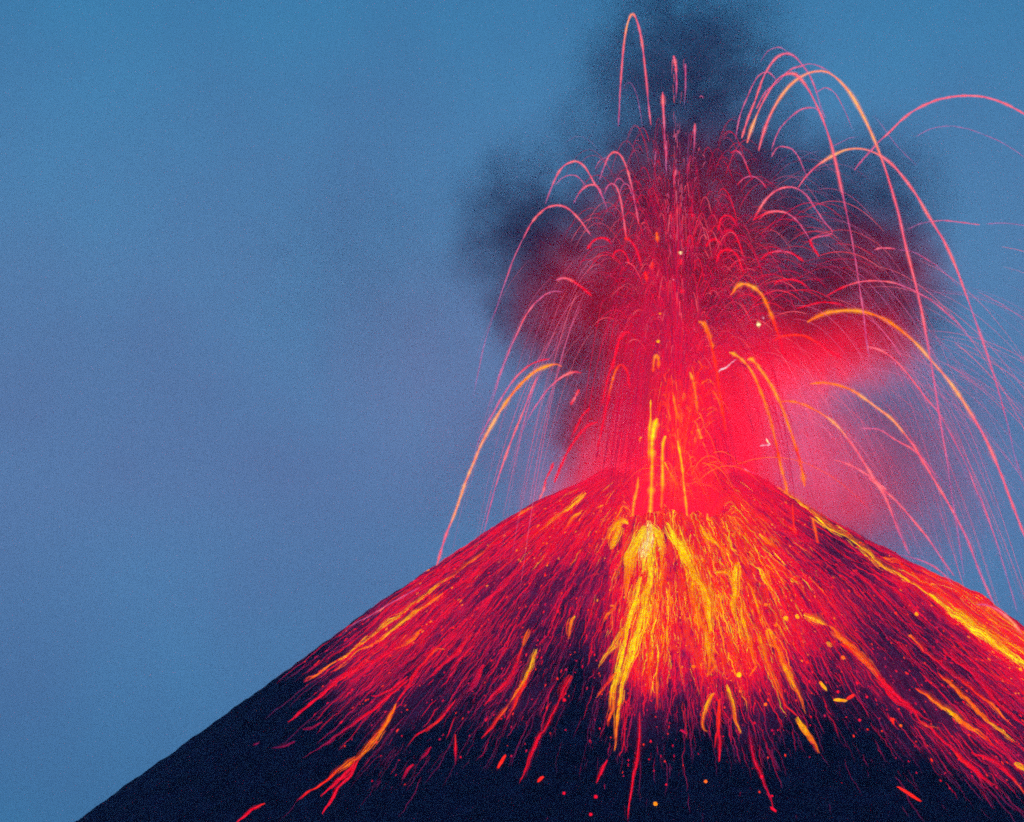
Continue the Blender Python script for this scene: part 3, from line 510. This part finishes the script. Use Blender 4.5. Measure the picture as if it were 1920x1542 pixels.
FLOWS = [
 ("5:1335,300 1333,350 1335,420 1310,490 1290,620", "YwwwYy", 15, "white-hot blaze of lava at the top of the central stream, under the thickest jet"),
 ("5:1400,480 1396,515", "wY", 6, "small white-hot knot right of the central blaze"),
 ("5:1345,330 1385,410 1408,500 1405,560", "YYyo", 13, ">"),
 ("5:1335,340 1330,430 1345,520 1340,600", "YYYy", 24, ">"),
 ("5:1320,330 1270,420 1230,520 1210,640 1190,760", "YYyoo", 20, "left shoulder of the central blaze, yellow fading to orange"),
 ("5:1340,520 1345,640 1320,780 1300,900 1270,1000 1240,1100 1190,1240 1160,1340", "YYyYYYyy", 15, "bright yellow central stream, the brightest line on the flank"),
 ("5:1290,640 1270,740 1230,850 1200,940 1180,1060 1160,1180 1130,1300 8:215,320 200,390", "yYYyYYyor", 15, "yellow stream along the left side of the central one"),
 ("5:1200,920 1130,1020 1080,1100 1030,1180", "yyyy", 5, "short yellow finger forking left off the central streams"),
 ("8:300,40 275,150 250,260 240,340 235,430 225,495", "YYyyoo", 9, "orange tail of the central stream reaching farthest down"),
 ("8:240,170 190,220 150,275", "oro", 5, "short orange finger left of the tail of the central stream"),
 ("5:1400,490 1412,640 1402,780 1390,870", "yoor", 5, "thin orange thread just right of the central stream"),
 ("5:1440,330 1480,400 1540,480 1580,560 1620,660 1670,720", "YYYyyy", 20, "broad yellow stream running down and right from the vent"),
 ("5:1610,640 1670,720 1690,820 1700,920 1690,1000", "yyyyy", 16, ">lower part of the broad right-hand yellow stream"),
 ("5:1690,1000 1700,1100 1690,1200 1680,1240", "yyoo", 5, ">thin yellow end of the broad right-hand stream"),
 ("5:1560,520 1600,640 1590,760 1640,900 1690,1000 1760,1120", "yyoooo", 8, "orange stream braided with the broad right-hand one"),
 ("6:200,560 190,700 180,800 178,890", "yYyyo", 15, "yellow stream under the rightmost spatter clump of the vent"),
 ("6:220,760 240,900 270,1010 300,1130 315,1180 270,1240", "yyyooo", 7, "long thin yellow stream ending in a left hook"),
 ("6:70,600 140,620 170,690", "yyy", 8, "short yellow branch joining from the left below the vent clump"),
 ("6:260,670 300,750 330,860 345,930", "ooyoo", 5, "orange thread right of the yellow stream with the hook"),
 ("5:1160,340 1130,430 1110,500", "yyy", 15, "yellow spatter patch left of the central blaze"),
 ("5:1210,330 1170,330 1110,370 1080,420", "yyyo", 9, "upper yellow patch beside the left spatter patch"),
 ("5:1270,60 1240,200 1220,280", "oyy", 6, "yellow thread climbing above the left spatter patch"),
 ("5:1640,330 1680,400 1740,450 1790,520", "yyyo", 8, "orange stream starting high on the right of the vent"),
 ("5:1100,820 1130,830 1080,880 1050,940", "oooo", 4, "small orange fork left of the central streams"),
 ("5:955,140 900,190 850,235 800,270", "yyyo", 11, "teardrop of yellow lava just below the left rim"),
 ("5:830,250 760,300 700,350 620,410", "ooorr", 5, ">orange tail trailing from the yellow teardrop"),
 ("5:925,265 880,290 850,330 790,390", "yorR", 6, "smaller orange teardrop under the yellow teardrop"),
 ("5:645,230 560,270 500,320", "oor", 5, "orange streak on the ridge left of the yellow teardrop"),
 ("5:1060,225 1025,245", "yo", 4, "tiny orange dash right of the yellow teardrop"),
 ("5:385,470 300,530 230,580 150,640 60,700 0,750 7:980,180 880,250 780,330 680,400 580,470 465,545", "yyoyyyyyyyoor", 8, "long yellow-orange stream running close under the left skyline"),
 ("7:1180,95 1080,170 960,250 860,330 760,380 700,430 600,500", "ooyyooor", 7, "orange stream just below the long one on the left flank"),
 ("7:1070,270 1020,320 930,380", "oor", 8, "short orange-red tongue below the two long left streams"),
 ("7:960,350 850,430 700,510 580,610 480,690 385,765", "RRRRRR", 6, "long red stream parallel to the left skyline, below the orange ones"),
 ("7:1190,380 1140,390 1100,430 1040,500 990,580 940,650", "orRRRR", 6, "red stream feeding the forked orange stream on the lower left"),
 ("7:940,650 910,720 860,800 800,880 740,940 650,1000 560,1060 430,1145", "ooooorrR", 8, "forked orange stream on the lower left flank"),
 ("7:740,960 700,1040 640,1100 590,1190 560,1235", "RRRRR", 4, ">right-hand prong of the forked lower left stream"),
 ("7:760,920 700,1000 600,1100 550,1130", "rRRR", 5, ">middle prong of the forked lower left stream"),
 ("7:1000,530 900,620 830,680 760,720 640,810 460,940", "RRRcdd", 5, "dull crimson stream left of the forked lower left stream"),
 ("7:1000,520 930,570 870,595 810,605", "RRRc", 3, "thin red fork curving left above the dull crimson stream"),
 ("7:1250,640 1200,700 1160,750 1060,830 1000,885", "RRrRR", 4, "thin red stream alone right of the forked lower left one"),
 ("7:1390,470 1340,560 1290,620", "Rcd", 9, "crimson patch above the thin lone red stream"),
 ("7:1660,370 1640,440 1620,490 1570,580 1520,650", "yyyoo", 8, "orange-yellow stream midway on the left flank"),
 ("7:1520,650 1460,730 1380,830", "orR", 5, ">red lower end of the orange-yellow stream midway on the left"),
 ("7:1640,480 1580,600 1500,745", "Rrrc", 5, "red strand right beside the orange-yellow stream midway on the left"),
 ("7:1625,280 1600,330 1590,360", "ooo", 7, "orange blob above the orange-yellow midway stream"),
 ("7:1590,360 1560,440 1510,540 1450,600 1390,670", "rRRRR", 7, "red stream left of the orange-yellow midway stream"),
 ("7:1330,290 1280,360 1200,440 1100,520", "rRRRc", 7, "red stream in the middle of the left flank, left of the midway ones"),
 ("7:1860,215 1840,260 1825,330", "yoo", 6, "short orange dab near the centre of the left flank"),
 ("7:1840,520 1800,600 1780,650", "rRR", 9, "red patch at the head of a long thin red stream"),
 ("7:1780,640 1740,730 1660,870 1610,1000 1575,1085", "RRRRR", 4, "long thin red stream straight below the centre of the left flank"),
 ("7:1245,820 1246,890 1245,970", "rRd", 3, "short upright red streak under the midway streams"),
 ("7:1030,985 1000,1015 970,1060", "Rcd", 3, "short dull red dash low on the left flank"),
 ("7:1120,890 1060,960", "cd", 3, "faint crimson dash just above the short dull red dash"),
 ("7:265,1175 220,1190 170,1225 110,1268", "rRRR", 4, "isolated red streak at the bottom left of the slope"),
 ("7:235,860 205,872", "dd", 3, "faint crimson fleck at the far lower left of the slope"),
 ("7:560,750 520,775 460,795", "cdd", 3, "faint crimson streak below the long red left stream"),
 ("7:420,850 360,880 300,900", "ddD", 5, "dim crimson smudge lower left, below the faint streak"),
 ("8:330,350 325,500 300,640 280,780", "RRRR", 4, "long thin red stream below the centre reaching the photo bottom"),
 ("8:380,60 372,190 350,300", "orR", 8, "red and orange stream right of the central tail"),
 ("8:405,95 400,230 405,340", "yoR", 4, "upright orange streak right of the central tail"),
 ("8:195,540 150,630", "RR", 4, "red streak left of the lower end of the central tail"),
 ("8:640,250 600,330 590,400 610,430", "oyoo", 6, "left claw of the three orange claws below the centre right"),
 ("8:660,280 655,400 640,490", "rrR", 5, "middle claw of the three orange claws"),
 ("8:655,400 660,470 657,545", "RRR", 4, ">lowest tip below the middle orange claw"),
 ("8:690,225 715,300 730,380 750,420", "yyoy", 7, "right claw, bright orange, of the three claws"),
 ("8:600,0 610,80 640,140 605,190", "yyoo", 5, "orange thread above the three claws"),
 ("8:830,30 850,110 880,190 930,300 990,370", "yoorR", 6, "orange stream left of the long orange one right of centre"),
 ("8:860,0 900,90 940,190 990,280 1015,350", "yooyoo", 9, "long orange-yellow stream right of centre"),
 ("8:980,370 1000,400 1030,440 1070,515", "yyoo", 8, ">orange-yellow tip at the end of the long stream right of centre"),
 ("8:780,390 800,520 833,600 870,690 885,740", "dcRcR", 4, "thin broken red stream reaching low right of centre"),
 ("6:430,100 540,180 640,260 740,340 850,410 960,480 1050,570 1150,640 1250,700 1350,760 1450,830", "oyyyyyyyyyyY", 9, "long yellow stream along the right skyline, starting at the right rim"),
 ("6:1350,745 1450,820 1560,905 1660,965 1780,1060 1860,1130 1960,1220", "YYYYyYY", 15, "thick yellow lower half of the stream along the right skyline"),
 ("6:1500,830 1600,890 1750,1000 1850,1050 1960,1130", "yooyo", 6, "orange stream just above the thick yellow one on the right"),
 ("6:1060,520 1200,590 1320,680 1400,740", "orrr", 5, "orange-red stream on the upper right ridge"),
 ("6:1680,830 1760,880 1840,940 1960,1010", "ooyo", 6, "orange stream on the very edge of the right skyline"),
 ("6:1700,905 1780,950", "yo", 6, "short yellow dab near the right skyline's lower end"),
 ("6:330,400 380,440 450,500", "yor", 5, "orange teardrop below the right rim"),
 ("6:370,590 410,620", "yo", 5, "small orange dab below the orange teardrop"),
 ("6:520,665 550,690", "yo", 7, "round orange dab right of the small orange dab"),
 ("6:360,680 410,710", "oo", 4, "tiny orange hook under the small orange dab"),
 ("6:600,880 680,920 740,945", "yyyo", 11, "thick yellow head of the long diagonal stream"),
 ("6:740,945 830,1010 900,1080 980,1160 1040,1230 1120,1340", "ooooorr", 9, "long diagonal orange stream on the right flank"),
 ("8:1160,50 1240,110 1300,170 1370,250 1450,320 1500,380 1565,410", "rrRRRRo", 7, "red lower half of the long diagonal stream"),
 ("8:1500,370 1600,470 1680,540 1750,600 1810,640", "RRRRR", 5, "thin red stream at the bottom right, continuing the diagonal one"),
 ("8:1300,200 1400,300 1480,340 1540,380", "RRRR", 5, "red stream parallel to the lower half of the diagonal one"),
 ("8:1470,240 1560,300 1620,350 1700,410 1780,470 1820,500", "rooyoorR", 8, "orange stream with a bright belly, lower right"),
 ("8:1560,190 1640,260 1710,330 1790,400 1885,475", "roooyo", 6, "orange stream right of the one with the bright belly"),
 ("8:1440,30 1520,110 1620,190 1710,260 1800,340 1880,420", "orRrroR", 6, "broken red-orange stream between the diagonal and the right skyline"),
 ("8:1580,80 1640,130 1740,220 1840,330 1940,410", "RRcRRR", 6, "crimson stream right of the broken red-orange one"),
 ("8:1630,500 1700,570 1790,640", "rRR", 5, "red stream near the bottom right corner"),
 ("8:1700,500 1830,570 1940,700", "RRRo", 5, "rightmost thin red stream running to the bottom right corner"),
 ("8:1880,560 1935,605", "yy", 8, "yellow blob at the right edge near the bottom"),
 ("6:740,1050 770,1080", "yo", 7, "yellow dab left of the long diagonal stream"),
 ("6:480,1180 510,1250 520,1300", "yyo", 8, "yellow patch on the streams left of the diagonal one"),
 ("6:330,1000 350,1060", "oo", 7, "orange dab at the head of the streams right of the hooked one"),
 ("6:375,970 400,1040 440,1090", "yoo", 6, "orange streak above the yellow patch right of the hooked stream"),
]
for p, c, w, lab in FLOWS: flow(p, c, w, lab)

# ------------------------------------------------------------------ lone glowing blocks lying on the dark slope
def bomb(pts, r, cols, lab):
    (px, py) = zp(pts)[0]; ex = zp(pts)[-1]
    bm = bmesh.new(); bmesh.ops.create_icosphere(bm, subdivisions=3, radius=1)
    p = drape([(px, py), ex]); c = p.mean(axis=0); d = Vector(p[1]-p[0]); Ln = d.length; q = Vector((1,0,0)).rotation_difference(d.normalized()) if Ln > .5 else Vector((1,0,0)).rotation_difference(Vector((.3,-.4,-.9)))
    me = bpy.data.meshes.new('lava_bomb'); lay = None; col = []
    cc = pal(cols, 2)[:, :3]
    for v in bm.verts:
        s = 1+.28*mnoise.noise(v.co*1.7+Vector((px, py, 0))); k = .5+.5*mnoise.noise(v.co*2.5+Vector((py, 0, px)))
        v.co = Vector((v.co.x*(r*.5+Ln*.5), v.co.y*r*.45, v.co.z*r*.45))*s; v.co.rotate(q)
        col.append(np.r_[cc[0]*(.55+.9*k)*np.array([1, .5+.4*k, 1]), 1])
    bm.to_mesh(me); bm.free(); a = me.color_attributes.new('glow', 'FLOAT_COLOR', 'POINT'); a.data.foreach_set('color', np.array(col).ravel().astype(np.float32))
    o = link('lava_bomb', me, M_FLOW); o.location = (c[0], c[1], c[2]+r*.15)
    return tag(o, lab, 'lava bomb', 'glowing lava bombs lying on the slope')
BOMBS = [
 ("8:395,738", 7, "y", "biggest yellow-orange block at the photo bottom, below the centre"),
 ("8:603,628", 6, "o", "round orange block alone on the dark slope, above and right of the biggest one"),
 ("8:148,697", 6, "R", "red block left of the biggest one, upper of a pair"),
 ("8:127,770", 5.5, "R", "red block at the very bottom, lower of a pair"),
 ("8:17,670", 4.5, "R", "small red block left of the red pair"),
 ("8:440,660", 3.5, "R", "tiny red block above the biggest yellow one"),
 ("8:740,190", 9, "Y", "round yellow block beside the hooked yellow stream"),
 ("8:552,160", 7, "o", "orange block in the red area left of the three claws"),
 ("8:1080,235 1100,255", 6, "y", "orange block with a short tail, right of the long stream right of centre"),
 ("8:1405,680 1485,713", 6, "r", "long red-orange block low on the right, lying alone"),
 ("8:1140,305 1180,310", 6.5, "y", "yellow-orange block, left half of a bent pair"),
 ("8:1190,300 1215,288", 6, "r", "red block, right half of a bent pair"),
 ("8:1370,380 1380,400", 5, "r", "upright red block left of a small pair on the right slope"),
 ("8:1410,405", 5, "o", "small orange block below the diagonal stream"),
 ("8:1240,385", 5, "R", "lone dull red block left of the upright one"),
 ("8:1270,295", 4.5, "R", "small red block right of the bent pair"),
 ("8:1230,235", 5, "R", "small red block above the bent pair"),
 ("8:1150,262", 5.5, "R", "red block just above the left half of the bent pair"),
 ("8:1032,228", 5, "R", "small red block beside the long stream right of centre"),
 ("8:850,318", 6, "o", "orange block left of the long stream right of centre"),
 ("8:835,605", 6, "R", "red block on the thin broken stream, upper"),
 ("8:875,733 890,742", 5, "R", "red block at the end of the thin broken stream"),
 ("8:878,688", 3.5, "R", "tiny red block just above the end of the thin broken stream"),
 ("8:805,385", 4, "R", "small red block between the right claw and the long stream"),
 ("8:878,425", 4, "c", "dull red block below the orange block left of the long stream"),
 ("8:500,415 520,428", 4, "c", "dull red block left of the three claws, on the dark slope"),
 ("8:1170,125", 6, "o", "orange block beside the upper diagonal stream"),
 ("8:1905,180", 7, "y", "orange-yellow block at the right photo edge under the skyline stream"),
 ("8:1450,40", 6, "o", "orange block at the head of the broken red-orange stream"),
 ("6:1150,870", 6, "r", "red block, left of two on the dark band under the right skyline"),
 ("6:1275,880", 7, "y", "yellow-orange block, right of two on the dark band under the right skyline"),
 ("6:490,910", 9, "y", "yellow block at the left end of the thick diagonal head"),
 ("6:560,905", 8, "y", "yellow block touching the thick diagonal head"),
 ("6:430,955", 6, "o", "small orange block left of the yellow blocks"),
 ("6:370,830", 7, "o", "orange block above the streams right of the hooked one"),
 ("6:210,1240", 9, "Y", "yellow block just left of the stream hook"),
 ("6:700,1300", 6, "o", "orange block on the dark slope below the diagonal head"),
 ("6:835,1145", 7, "o", "orange block under the middle of the diagonal stream"),
 ("6:620,1165", 5, "r", "small red block on the dark slope left of the diagonal stream"),
 ("7:1500,930 1465,990", 6, "r", "elongated red-orange block low below the midway streams"),
 ("7:1693,1048 1672,1075", 5.5, "r", "elongated red block left of the smallest round one, low centre"),
 ("7:1803,1107", 5, "R", "smallest round red block low in the centre"),
 ("7:1805,650", 6, "R", "red block beside the head of the long thin red stream"),
 ("7:918,790", 4, "d", "dim crimson block beside the forked lower left stream"),
 ("7:1332,400", 5, "d", "dim crimson block between the left red streams"),
]
for p, r, c, lab in BOMBS: bomb(p, r*.5, c, lab)

# ------------------------------------------------------------------ uncountable fine streaks on the slope
items = []; cand = 0
while len(items) < 15000 and cand < 160000:
    cand += 1
    px, py = rng.uniform(500, 1925), rng.uniform(900, 1535); h = float(heat_at(px, py))
    if rng.random() > h**1.4 + (.0035 if px > 500+ (1542-py)*.9 else 0): continue
    g = hit(px, py); r0 = math.hypot(g[0]-AX, g[1]); ph = math.atan2(g[1], g[0]-AX)
    if g[1] > 25 or r0 < 70: continue
    if rng.random() > .75+1.5*mnoise.noise(Vector((ph*13, r0*.006, 3)))+.8*mnoise.noise(Vector((ph*40, r0*.01, 7))): continue
    Ln = min(3+rng.exponential(12)*(1.2-.3*h), 80)
    if rng.random() < .07: Ln = rng.uniform(25, 80)
    n = int(max(4, min(26, Ln/3)))
    rs = r0 + np.linspace(-Ln*.4, Ln*.6, n)
    k1, k2 = rng.uniform(0, 99, 2)
    dph = np.array([mnoise.noise(Vector((r*.03, k1, 0)))*.030 + mnoise.noise(Vector((r*.15, k2, 3)))*.010 for r in rs]); ph_ = ph + dph*(150/np.maximum(rs, 100))
    x = AX+rs*np.cos(ph_); y = rs*np.sin(ph_); P = np.c_[x, y, ground_z(x, y)+.3]
    t = .84*h + rng.normal(0, .14) + (.3 if rng.random() < .09*h else 0)
    hot = math.exp(-((px-1300)/150)**2-((py-1130)/150)**2)
    if rng.random() < .33*hot: t += .36
    cs = 'Yy' if t > 1.25 else 'yo' if t > 1.08 else 'oo' if t > .98 else 'rr' if t > .82 else 'RR' if t > .5 else 'Rc' if t > .38 else 'cd' if t > .25 else 'dD'
    C = pal(cs, n); C[:, :3] *= rng.uniform(.6, 1.15); al = rng.uniform(.45, 1); C[:, 3] = al*np.clip(np.minimum(np.arange(n)+1, n-np.arange(n))/3, .4, 1)
    R = np.full(n, rng.uniform(.12, .40)*(1.8 if rng.random() < .07 else 1))*np.clip(np.minimum(np.arange(n)+1, n-np.arange(n))/3, .35, 1)
    items.append((P, R, C))
# crumbs of glowing rubble
while len(items) < 17000:
    px, py = rng.uniform(500, 1925), rng.uniform(930, 1500); h = float(heat_at(px, py))
    if rng.random() > h*.8+.004: continue
    g = hit(px, py); r0 = math.hypot(g[0]-AX, g[1]); ph = math.atan2(g[1], g[0]-AX)
    if g[1] > 20: continue
    rs = r0+np.linspace(0, rng.uniform(.8, 3.5), 4); x = AX+rs*np.cos(ph); y = rs*np.sin(ph)
    C = pal(random.choice(['o', 'r', 'R', 'R'] if h > .6 else ['R', 'r', 'c', 'c']), 4)
    items.append((np.c_[x, y, ground_z(x, y)+.4], np.array([.25, .8, .8, .25])*rng.uniform(.35, 1.0), C))
o = link('lava_streaks', tubes('lava_streaks', items, 4, .8), M_FLOW); tag(o, 'fine red streaks and crumbs of lava covering the near flank', 'lava streaks', kind='stuff')

# ------------------------------------------------------------------ ballistic spray: real trajectories from the vent
G = 1.0
V0 = np.array([at(1268, 965)[0], -75.0, at(1268, 965)[2]])
def trajectory(H, dist, az, t0, t1, n):
    """apex height H m above vent, horizontal distance of the apex, azimuth; t in units of rise time"""
    t = np.linspace(t0, t1, n); z = V0[2] + H*(2*t-t*t); d = dist*t
    return np.c_[V0[0]+d*math.cos(az), V0[1]+d*math.sin(az), z]
def spray(count, Hd, spread, cols, rad, trange, alpha, n=18, bias=.12, clip=True, wob=0.0, side=False):
    items = []; tries = 0
    while len(items) < count and tries < count*4:
        tries += 1
        if tries % 14 == 1: baz, bsp, bH = rng.uniform(0, 2*math.pi), min(abs(rng.normal(0, spread)), 1.9*spread), Hd()
        u = rng.random() < .6
        H = bH*rng.uniform(.86, 1.08) if u else Hd(); az = baz+rng.normal(0, .12) if u else rng.uniform(0, 2*math.pi)
        dist = (bsp*rng.uniform(.85, 1.15) if u else min(abs(rng.normal(0, spread)), 1.9*spread))*H
        dist *= 1+bias*2.2 if math.cos(az) > 0 else .82-bias*.5
        a, b = trange()
        if side and abs(math.cos(az)) < .6: continue
        P = trajectory(H, dist, az, a, b, n); gz = ground_z(P[:, 0], P[:, 1]); ok = P[:, 2] > gz+.5
        if not ok[0]: continue
        k = n if ok.all() else int(np.argmin(ok)); 
        if k < 4: continue
        P = P[:k]; c = random.choice(cols)
        if side and abs(P[:, 0].mean()-V0[0]-12) < 95: c = random.choice(['Rc', 'cc', 'cd', 'Rd'])
        C = pal(c, k); C[:, 3] *= rng.uniform(*alpha)*np.clip(np.minimum(np.arange(k)+1, k-np.arange(k))/4, .2, 1)
        items.append((P, np.full(k, rng.uniform(*rad)), C))
    return items
it = []
# dense core of the fountain
W_ = lambda a, b, c, d: (lambda: (lambda q: (q, q+rng.uniform(c, d)))(rng.uniform(a, b)))
it += spray(1700, lambda: rng.uniform(20, 130), .17, ['rr','Rr','RR','oR','RR','rR','or','Rc'], (.2,.8), W_(.1,1.2,.1,.6), (.3,.9), wob=1)
it += spray(260, lambda: rng.uniform(15, 95), .10, ['oo','oy','ro','yo','or'], (.25,.75), W_(.1,.9,.1,.6), (.4,.9), wob=1)
it += spray(1300, lambda: rng.uniform(90, 215), .15, ['Rc','Rc','cd','RR','cR','cc','cd'], (.14,.42), W_(.35,1.3,.06,.32), (.3,.75), wob=1)
# hooks in the smoke
it += spray(1500, lambda: rng.uniform(120, 290), .25, ['Rc','cd','dd','cc','cd','Rp','dc','RR'], (.12,.36), lambda: (rng.uniform(.68,.97), rng.uniform(1.05,1.35)), (.3,.85), 18, wob=1)
it += spray(420, lambda: rng.uniform(170, 345), .20, ['qv','vv','qq','pq','vx'], (.12,.26), lambda: (rng.uniform(.65,.97), rng.uniform(1.06,1.35)), (.25,.75), 20, side=True)
# rain of sparks falling on the flanks
it += spray(620, lambda: rng.uniform(80, 250), .40, ['qv','vv','qq','vq','pv','pq'], (.10,.26), lambda: (rng.uniform(.95,1.45), rng.uniform(1.5,2.4)), (.25,.85), 26, bias=.36, side=True)
it += spray(150, lambda: rng.uniform(240, 425), .045, ['pq','qv','pv','qq','px','vx'], (.14,.42), W_(.80,1.02,.05,.22), (.35,.95), 12)
it += spray(260, lambda: rng.uniform(180, 330), .075, ['Rc','cc','cd','Rp','cR'], (.12,.34), W_(.75,1.02,.05,.25), (.35,.9), 12)
# low spatter around the crater lip
it += spray(900, lambda: rng.uniform(5, 45), .8, ['rR','oR','RR','or','Rr'], (.15,.42), lambda: (rng.uniform(.4,1.0), rng.uniform(1.2,2.2)), (.4,.9), 12)
o = link('lava_spray', tubes('lava_spray', it, 4), M_TRAIL); tag(o, 'spray of countless thin glowing trails rising and falling around the fountain', 'lava spray', kind='stuff')
